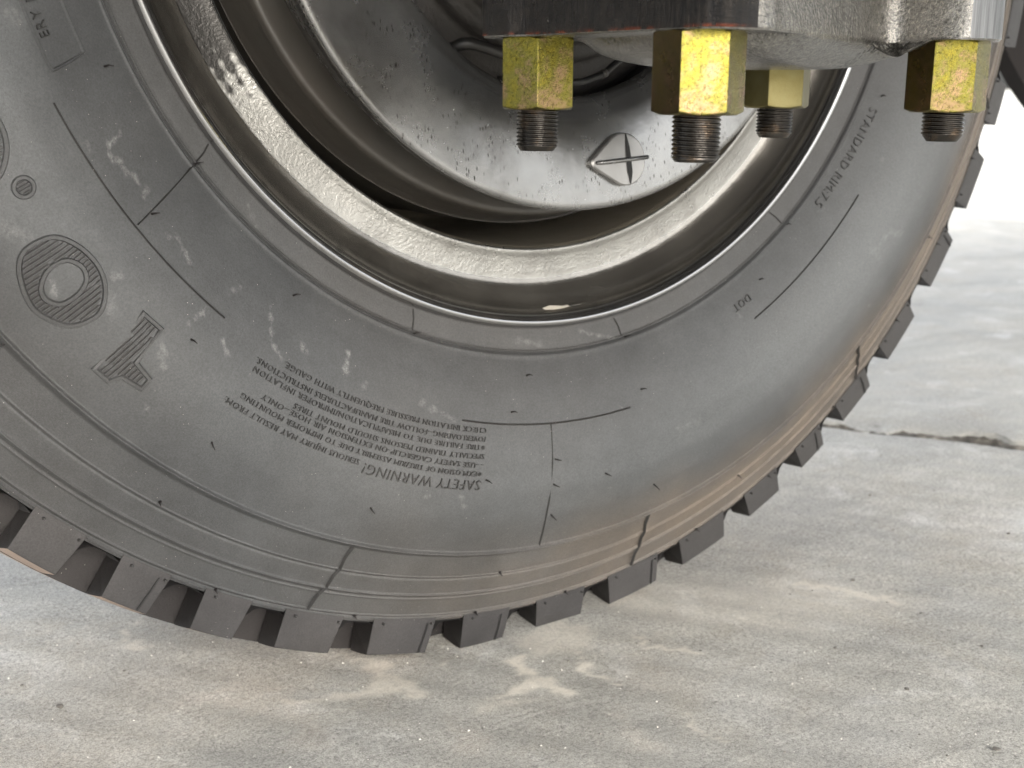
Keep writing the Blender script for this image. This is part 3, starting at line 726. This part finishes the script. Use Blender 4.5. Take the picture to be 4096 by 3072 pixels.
# continuing size mark and the name box at the upper left
O1 = [(r, t-11.2-6.0) for r, t in O0]; 
Qo, off = band([(r, t-11.3) for r, t in O0], .0024, .0009, 'numeral_frame'); bars([[q+o_*.0028 for q, o_ in zip(Qo, off)]], .0024, 'numeral_bars')
BOX = smooth_loop([(.3582,-175),(.3580,-168),(.3578,-162.72),(.3576,-159.53),(.3576,-158.0),(.3570,-157.35),(.3556,-157.2),(.3470,-157.25),(.3381,-157.38),(.3365,-157.55),(.3362,-158.0),(.3362,-159.39),(.3364,-161.82),(.3364,-168),(.3364,-175)], 2)
band(BOX, .0014, .0010, 'moulded_panel_edge')

# rim -------------------------------------------------------------------------
TH2 = np.radians(np.arange(0, 360, .75))
def part_ring(name, pr, mat, parent=wheel, sub=1, th=TH2):
    V, F = revolve(pr, th); o = mesh_obj(name, V, F, mat, parent, WL if parent is wheel else None, smooth=True); return fix_normals(o)
def smooth_prof(P, n=5): return np.array(catmull(P, n))
rim_lip = part_ring('rim', np.concatenate([smooth_prof([(.2945, .012), (.2975, .0070), (.2988, .0020), (.2982, -.0030), (.2955, -.0055), (.2920, -.0044), (.2899, -.0010), (.2892, .0030)], 5)]), MAT['rim_black'])
gut = part_ring('rim_gutter', smooth_prof([(.2893, .0008), (.2886, .0042), (.2868, .0078), (.2835, .0115), (.2795, .0148), (.2755, .0175), (.2722, .0191), (.2690, .0200)], 6), MAT['rim_grey'], rim_lip)
V, F = revolve(smooth_prof([(.2694, .0199), (.2680, .0202), (.2640, .0204), (.2600, .0205), (.2550, .0203), (.2524, .0198), (.2508, .0196), (.2494, .0200), (.2484, .0225)], 6), np.radians(np.arange(0, 360, .4)))
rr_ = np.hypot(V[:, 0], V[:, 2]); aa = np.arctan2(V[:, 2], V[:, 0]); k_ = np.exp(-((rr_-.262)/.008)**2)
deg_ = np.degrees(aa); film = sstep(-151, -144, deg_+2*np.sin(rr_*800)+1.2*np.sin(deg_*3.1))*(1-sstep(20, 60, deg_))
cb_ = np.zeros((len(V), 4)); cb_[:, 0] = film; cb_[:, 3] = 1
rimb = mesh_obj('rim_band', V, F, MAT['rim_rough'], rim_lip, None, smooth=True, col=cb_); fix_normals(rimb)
part_ring('rim_barrel', smooth_prof([(.2486, .0208), (.2478, .0240), (.2474, .030), (.2470, .06), (.2465, .12), (.2460, .17), (.2380, .192), (.200, .196), (.150, .190), (.12, .19)], 4), MAT['barrel'], rim_lip)
# peeled coating on the gutter
P = [(-.0127,-.2873),(.0032,-.2878),(.025,-.2866),(.0317,-.2796),(.0458,-.2819),(.0431,-.2861),(.0306,-.2904),(.0128,-.292),(-.0114,-.2912)]
def gut_y(r): return np.interp(r, [.2690, .2722, .2755, .2795, .2835, .2868, .2886, .2893], [.0200, .0191, .0175, .0148, .0115, .0078, .0042, .0008])
def chip(pts, name):
    pts = [(r*math.cos(math.radians(t)), r*math.sin(math.radians(t))) for r, t in pts]
    cx = sum(p[0] for p in pts)/len(pts); cz = sum(p[1] for p in pts)/len(pts); V = []; n = len(pts)
    for f, h in ((1.0, .0002), (.93, .0007), (.5, .0008), (0.001, .0008)):
        for x, z in pts:
            X_, Z_ = cx+(x-cx)*f, cz+(z-cz)*f; r = math.hypot(X_, Z_); V.append((X_, float(gut_y(r))-h, Z_))
    F = [(k*n+i, k*n+(i+1) % n, (k+1)*n+(i+1) % n, (k+1)*n+i) for k in range(3) for i in range(n)]
    o = mesh_obj(name, V, F, MAT['chip'] if name == 'peeled_paint' else MAT['rim_grey'], rim_lip, None); fix_normals(o)
chip([(.2870,-92.6),(.2858,-91.2),(.2862,-90.2),(.2868,-89.2),(.2866,-88.2),(.2876,-88.0),(.2880,-89.5),(.2882,-91),(.2879,-92.4)], 'peeled_paint')
chip([(.2868,-88.6),(.2855,-86.2),(.2850,-84.6),(.2822,-84.2),(.2795,-83.2),(.2798,-82.2),(.2818,-81.0),(.2836,-81.4),(.2850,-82.6),(.2868,-83.8),(.2876,-86.2),(.2876,-88.4)], 'lifted_paint')

# brake drum ------------------------------------------------------------------
part_ring('brake_drum', smooth_prof([(.205, .0240), (.2180, .0225), (.2250, .0215), (.2273, .0250), (.2282, .0300), (.2310, .0420), (.2338, .0500), (.2343, .0560), (.2343, .150), (.228, .180), (.15, .185)], 4), MAT['drum'])

# ================================================================== AXLE with shield, spring seat
axle = empty('axle', (0, -.2, 0), 'black axle end with dust shield and spring seat casting in front of the wheel', 'axle')
AL = (0, .2, ZC)
def apart(name, V, F, mat, smooth=False, parent=axle, mi=None):
    o = mesh_obj(name, V, F, mat, parent, AL if parent is axle else None, smooth, mi); return fix_normals(o)
V, F = revolve(smooth_prof([(.1500, .0080), (.1497, .0020), (.1503, -.0030), (.1530, -.0058), (.1570, -.0078), (.1640, -.0110), (.180, -.0150), (.200, -.0182), (.2130, -.0200), (.2178, -.0204), (.2200, -.0192), (.2206, -.0160), (.2200, -.0100), (.2160, .0020), (.2120, .0150), (.2080, .0260)], 5), np.radians(np.arange(0, 360, .75)))
apart('dust_shield', V, F, MAT['shield'], True)
# teardrop plug with raised cross
def hull_tear(rc=.0163, c=(.0317, -.1890), rs=.0035, s=(.0085, -.1906), n=40):
    d = math.hypot(s[0]-c[0], s[1]-c[1]); base = math.atan2(s[1]-c[1], s[0]-c[0]); al = math.acos((rc-rs)/d); P = []
    for k in range(n): a = base+al+(2*PI-2*al)*k/(n-1); P.append((c[0]+rc*math.cos(a), c[1]+rc*math.sin(a)))
    for k in range(10): a = base-al+(2*al)*k/9; P.append((s[0]+rs*math.cos(a), s[1]+rs*math.sin(a)))
    return P
sh_y = lambda x, z: float(np.interp(math.hypot(x, z), [.157, .164, .18, .20, .213], [-.0078, -.0110, -.0150, -.0182, -.0200]))
P = hull_tear(); n = len(P); cx = sum(p[0] for p in P)/n; cz = sum(p[1] for p in P)/n; V = []
for f, h in ((1.03, -.001), (1.03, .0034), (.975, .0042), (.6, .0043), (.02, .0043)):
    for x, z in P: X_, Z_ = cx+(x-cx)*f, cz+(z-cz)*f; V.append((X_, sh_y(X_, Z_)-h, Z_))
F = [(k*n+i, k*n+(i+1) % n, (k+1)*n+(i+1) % n, (k+1)*n+i) for k in range(4) for i in range(n)]
plug = apart('inspection_plug', V, F, MAT['plug'], True); plug.data.set_sharp_from_angle(angle=R(25))
V = []
Pt = [(.0334, -.1728), (.0338, -.181), (.0341, -.1890), (.0345, -.197), (.0345, -.2046)]
hw = [.0004, .0018, .0022, .0022, .0004]; 
for (x, z), w_ in zip(Pt, hw):
    y = sh_y(x, z); V += [(x-w_, y-.0046, z), (x, y-.0049, z), (x+w_, y-.0046, z), (x, y-.0030, z)]
F = []
for i in range(4):
    for k in range(4): k2 = (k+1) % 4; F.append((4*i+k, 4*i+k2, 4*i+4+k2, 4*i+4+k))
apart('plug_slot', V, F, MAT['black'], False, plug)
V, F = tube([(.0074, sh_y(.0074, -.1908)-.0040, -.1908), (.012, sh_y(.012, -.1905)-.0056, -.1905), (.03, sh_y(.03, -.1893)-.0060, -.1893), (.0495, sh_y(.0495, -.1880)-.0052, -.1880)], [.0012, .0015, .0016, .0014], 10)
apart('plug_bar', V, F, MAT['shield'], True, plug)
# housing flange and cone seen through the shield's hole
V, F = revolve(smooth_prof([(.155, .030), (.149, .024), (.138, .020), (.1295, .0185), (.1280, .0100), (.124, .006), (.118, .005), (.1165, -.002), (.112, -.006), (.106, -.008), (.100, -.020), (.085, -.045), (.070, -.075), (.062, -.12), (.060, -.30)], 3), TH2)
apart('axle_flange', V, F, MAT['dark_cast'], True)
V, F = box(-.065, .065, -1.70, -.10, -.062, .065)
o = apart('axle_housing', V, F, MAT['dark_cast'])
# brake lever
LV = [(-.0850, .004, -.1215), (-.0800, -.002, -.1190), (-.0720, -.006, -.1200), (-.0600, -.008, -.1235), (-.0500, -.010, -.1262), (-.03, -.012, -.129)]
V, F = tube(catmull(LV, 4), .0036, 10); apart('brake_lever', V, F, MAT['hose'], True)
V, F = tube(catmull([(-.0550, .0, -.139), (-.035, -.02, -.1412), (-.0194, -.03, -.1408), (-.0112, -.03, -.1400), (-.0034, -.03, -.1377), (.0045, -.03, -.1353), (.0103, -.03, -.1315), (.0173, -.03, -.1269), (.026, -.03, -.121), (.045, -.028, -.105)], 5), .0021, 12)
hz = apart('brake_hose', V, F, MAT['hose'], True)
V, F = tube([(.0030, -.03, -.1360), (.0060, -.03, -.1348)], .0027, 12); apart('hose_clip', V, F, MAT['drum'], True, hz)
# pale machined boss glimpsed behind the hose
V, F = tube([(.0890, .060, -.122), (.0890, .040, -.122)], .0090, 16); apart('brake_anchor_pin', V, F, MAT['steel'], True)

# spring seat casting (star-shaped about its middle)
ZB = -.1190; CTR = np.array([-.0135, -.1667])
OUTL = [(-.1272,-.0975),(-.1272,-.0890),(-.1190,-.0797),(-.0900,-.0797),(.0765,-.0797),(.0970,-.0850),(.1034,-.0965),(.1034,-.160),(.1034,-.2330),(.1015,-.2395),(.0890,-.2490),(.0830,-.2520),(.0760,-.2536),(.0560,-.2522),(.0535,-.2490),(.0510,-.2420),
        (.0496,-.2300),(.0492,-.2190),(.0475,-.2145),(.0430,-.2118),(.0340,-.2125),(-.0050,-.2240),(-.0500,-.2395),(-.0780,-.2500),(-.0860,-.2545),(-.0930,-.2560),(-.1040,-.2550),(-.1180,-.2520),(-.1226,-.2470),(-.1226,-.2360),(-.1215,-.2000),(-.1215,-.1400),(-.1226,-.1230),(-.1272,-.1150)]
OUTL = np.array(OUTL[::-1])                                   # clockwise list turned anticlockwise
if .5*np.sum(OUTL[:, 0]*np.roll(OUTL[:, 1], -1)-np.roll(OUTL[:, 0], -1)*OUTL[:, 1]) < 0: OUTL = OUTL[::-1]
seg_l = np.linalg.norm(np.roll(OUTL, -1, 0)-OUTL, axis=1); per = seg_l.sum(); N = 420
P = []
for q in np.linspace(0, per, N, endpoint=False):
    k = int(np.searchsorted(np.cumsum(seg_l), q, side='right')); f = (q-(np.cumsum(seg_l)[k-1] if k else 0))/seg_l[k]
    P.append(OUTL[k]*(1-f)+OUTL[(k+1) % len(OUTL)]*f)
P = np.array(P)
for _ in range(2): P = .5*P+.25*np.roll(P, 1, 0)+.25*np.roll(P, -1, 0)
ang0 = math.atan2(*(P[0]-CTR)[::-1]); aa_ = ang0+np.linspace(0, 2*PI, N, endpoint=False)
raw = np.unwrap(np.arctan2(P[:, 1]-CTR[1], P[:, 0]-CTR[0])); raw = raw-raw[0]+ang0
for _ in range(40): raw = .5*raw+.25*np.concatenate([[raw[-1]-2*PI], raw[:-1]])+.25*np.concatenate([raw[1:], [raw[0]+2*PI]])
INN = CTR+np.stack([.020*np.cos(raw), .012*np.sin(raw)], -1)
rho = np.concatenate([np.linspace(.05, .9, 30), np.linspace(.91, .99, 12), [.996, 1.0]])
def edge_dist(p): 
    d = P-p; return math.sqrt((d*d).sum(1).min())
V = []
for f in rho:
    for i in range(N):
        p = INN[i]*(1-f)+P[i]*f; x, y = p-np.array([-.002, -.166])
        e = abs((x+.004)/.0780)**3.2+abs(y/.0760)**4.0
        bel = .0150*max(0, 1-e)**.6
        front = p[1] < -.205 and -.085 < p[0] < .046
        bel *= min(1, edge_dist(p)/.016)**.6
        V.append((p[0], p[1], ZB-bel-(-.0009 if f > .995 else 0)))
ph = np.arctan2(P[:, 1]-CTR[1], P[:, 0]-CTR[0])
for f, z in ((1.0, ZB+.0020), (1.0, ZB+.008), (1.0, ZB+.016), (1.0, ZB+.03), (1.0, ZB+.056), (.96, ZB+.058), (.3, ZB+.058)):
    for i in range(N):
        p = INN[i]*(1-f)+P[i]*f; V.append((p[0], p[1], z))
nl = len(rho)+7; F = [(k*N+i, k*N+(i+1) % N, (k+1)*N+(i+1) % N, (k+1)*N+i) for k in range(nl-1) for i in range(N)]
F.append(tuple(range(N)))
mi = []
for k in range(nl-1):
    for i in range(N):
        side_ = k >= len(rho)-1; X_, Y_ = P[i]
        left = X_ < -.1190 or (X_ < -.098 and Y_ < -.2)
        right = X_ > .0575 and Y_ < -.2460
        mi.append(1 if (side_ and left) else (2 if (side_ and right) else 0))
mi.append(0)
seat = apart('spring_seat', V, F, [MAT['cast'], MAT['flame'], MAT['steel']], False, axle, mi)
seat.data.polygons.foreach_set('use_smooth', np.array([True]*len(seat.data.polygons)))
SMO = seat.data
try: SMO.set_sharp_from_angle(angle=R(28))
except Exception: pass

# ================================================================== NUTS AND STUDS
def hex_nut(mat, brown=None, hgt=.0372, af=.0362, hole=.0112):
    ac2 = af/math.sqrt(3); V = []; ns = 10; ring = []
    for s in range(6):
        for k in range(ns):
            a0, a1 = s*PI/3, (s+1)*PI/3; t = k/ns
            ring.append((ac2*((1-t)*math.cos(a0)+t*math.cos(a1)), ac2*((1-t)*math.sin(a0)+t*math.sin(a1))))
    n = len(ring); rc = af/2*.985
    drop = lambda x, y: max(0, (math.hypot(x, y)-rc))*.40
    for x, y in ring: V.append((x*hole/math.hypot(x, y), y*hole/math.hypot(x, y), -.004+0*x))
    for x, y in ring: V.append((x*hole/math.hypot(x, y), y*hole/math.hypot(x, y), 0))
    for x, y in ring: d = math.hypot(x, y); V.append((x/d*rc*.985, y/d*rc*.985, 0))
    for x, y in ring: V.append((x*.995, y*.995, drop(x, y)+.0003))
    for x, y in ring: V.append((x, y, drop(x, y)+.0008))
    for x, y in ring: V.append((x, y, hgt-drop(x, y)-.0008))
    for x, y in ring: V.append((x*.995, y*.995, hgt-drop(x, y)-.0003))
    for x, y in ring: d = math.hypot(x, y); V.append((x/d*rc*.985, y/d*rc*.985, hgt))
    for x, y in ring: V.append((x*hole/math.hypot(x, y), y*hole/math.hypot(x, y), hgt))
    V = [(x, y, max(0, z)) for x, y, z in V]
    F = [(k*n+i, k*n+(i+1) % n, (k+1)*n+(i+1) % n, (k+1)*n+i) for k in range(1, 8) for i in range(n)]
    me = bpy.data.meshes.new('nut'); me.from_pydata(V, [], F); me.materials.append(mat); me.materials.append(MAT['nut_shade_rust'])
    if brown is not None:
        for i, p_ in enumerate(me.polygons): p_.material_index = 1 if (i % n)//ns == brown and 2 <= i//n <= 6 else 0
    bm = bmesh.new(); bm.from_mesh(me); bmesh.ops.delete(bm, geom=[v for v in bm.verts if not v.link_faces], context='VERTS')
    bmesh.ops.recalc_face_normals(bm, faces=bm.faces); bm.to_mesh(me); bm.free(); return me
def stud_mesh(z0, z1, rad=.0113, pitch=.0020, chamf=.003, seed=0):
    """threaded rod from z0 (bottom) to z1; helical thread"""
    m = 48; step = pitch/6; zs = np.arange(z0, min(z1, z0+.075), step); V = []; th_ = np.linspace(0, 2*PI, m, endpoint=False)
    rg = np.random.default_rng(seed)
    for z in zs:
        for a in th_:
            p = ((z/pitch)+a/(2*PI)) % 1.0; prof_ = abs(2*p-1)
            r = rad-.0013*(1-prof_)
            r = min(r, rad-.0002-max(0, (chamf-(z-z0)))*.75)
            V.append((r*math.cos(a), r*math.sin(a), z))
    for a in th_: V.append((.0105*math.cos(a), .0105*math.sin(a), z1))
    n = len(zs)+1; F = [(k*m+i, k*m+(i+1) % m, (k+1)*m+(i+1) % m, (k+1)*m+i) for k in range(n-1) for i in range(m)]
    F.append(tuple(range(m))[::-1]); F.append(tuple((n-1)*m+i for i in range(m)))
    me = bpy.data.meshes.new('threaded_rod'); me.from_pydata([tuple(map(float, v)) for v in V], [], F); me.materials.append(MAT['stud'])
    me.polygons.foreach_set('use_smooth', np.ones(len(me.polygons), dtype=bool)); return me
NB = -.1552
BOLTS = [(-.1034, -.1065, -97.0, -.1765, .0030, 'nut', 'blotchy yellow green plated nut and stud, leftmost of the hanging bolts'),
         (-.1034, -.2268, -126.0, -.1760, .0022, 'nut', 'largest and nearest plated nut, with a dark left face and a long threaded stud'),
         (.0765, -.1065, -119.0, -.1728, .0032, 'nut_dull', 'smaller smooth dull olive nut and short stud behind the bulging casting'),
         (.0765, -.2268, -134.0, -.1704, .0042, 'nut', 'yellow nut with a brown left face on a short tapered stud, rightmost of four')]
for k, (x, y, ang, zb, ch, mt, lab) in enumerate(BOLTS):
    r_ = empty('u_bolt_end', (x, y, ZC+zb), lab, 'bolt', 'nuts on the ends of the axle U-bolts')
    o = bpy.data.objects.new('nut', hex_nut(MAT[mt], {1: 4, 3: 4}.get(k))); COL.objects.link(o); o.parent = r_; o.location = (0, 0, NB-zb)  # left faces of two nuts take the painted dark reflection
    o.rotation_euler = (0, 0, R(ang+30))
    s = bpy.data.objects.new('threaded_rod', stud_mesh(0, .30, chamf=ch, seed=k)); COL.objects.link(s); s.parent = r_
    s.rotation_euler = (R(.4*(k-1.5)), R(.3*(1-k)), k*1.1)

# ================================================================== REST OF THE TRUCK NEARBY
mg = empty('mudguard', (1.3, .6, .3), 'dark brown black mudguard hanging behind the tyre at the far right edge', 'mudguard')
gc = (1.37, ZC+.27); V = []; F = []; NG = 40
for k in range(NG+1):
    a = R(185+56*k/NG)
    for rr, yy in ((.522, .35), (.522, .375), (.50, .375), (.50, .35)):
        V.append((gc[0]+rr*math.cos(a)-1.3, yy-.6, gc[1]+rr*math.sin(a)-.3))
for k in range(NG):
    for j in range(4): F.append((4*k+j, 4*k+(j+1) % 4, 4*k+4+(j+1) % 4, 4*k+4+j))
F += [(0, 1, 2, 3), tuple(4*NG+q for q in (3, 2, 1, 0))]
o = mesh_obj('guard_skin', V, F, MAT['guard'], mg, None, smooth=False); fix_normals(o)
V = [(0+gc[0]-1.3, -.24, gc[1]-.3)]+[(gc[0]+.51*math.cos(R(185+56*k/NG))-1.3, -.24, gc[1]+.51*math.sin(R(185+56*k/NG))-.3) for k in range(NG+1)]
F = [(0, k+1, k+2) for k in range(NG)]
n0 = len(V); V += [(x, y+.02, z) for x, y, z in V]; F += [(n0, n0+k+2, n0+k+1) for k in range(NG)]
o = mesh_obj('side_web', V, F, MAT['guard'], mg, None); fix_normals(o)

ch = empty('chassis_frame', (0, -.9, 1.0), 'dark chassis frame rails with a cross member overhead, above the axle', 'chassis')
for x0, x1, y0, y1, z0, z1, nm, mt in [(-3, 3, -.45, -.37, .92, 1.17, 'frame_rail', 'chassis'), (-3, 3, -1.35, -1.27, .92, 1.17, 'frame_rail', 'chassis'), (-.6, .3, -1.27, -.45, 1.00, 1.12, 'cross_member', 'chassis'), (-3.2, 3.2, -2.1, -.10, 1.20, 1.30, 'load_bed', 'chassis')]:
    V, F = box(x0, x1, y0+.9, y1+.9, z0-1, z1-1); mesh_obj(nm, V, F, MAT[mt], ch)
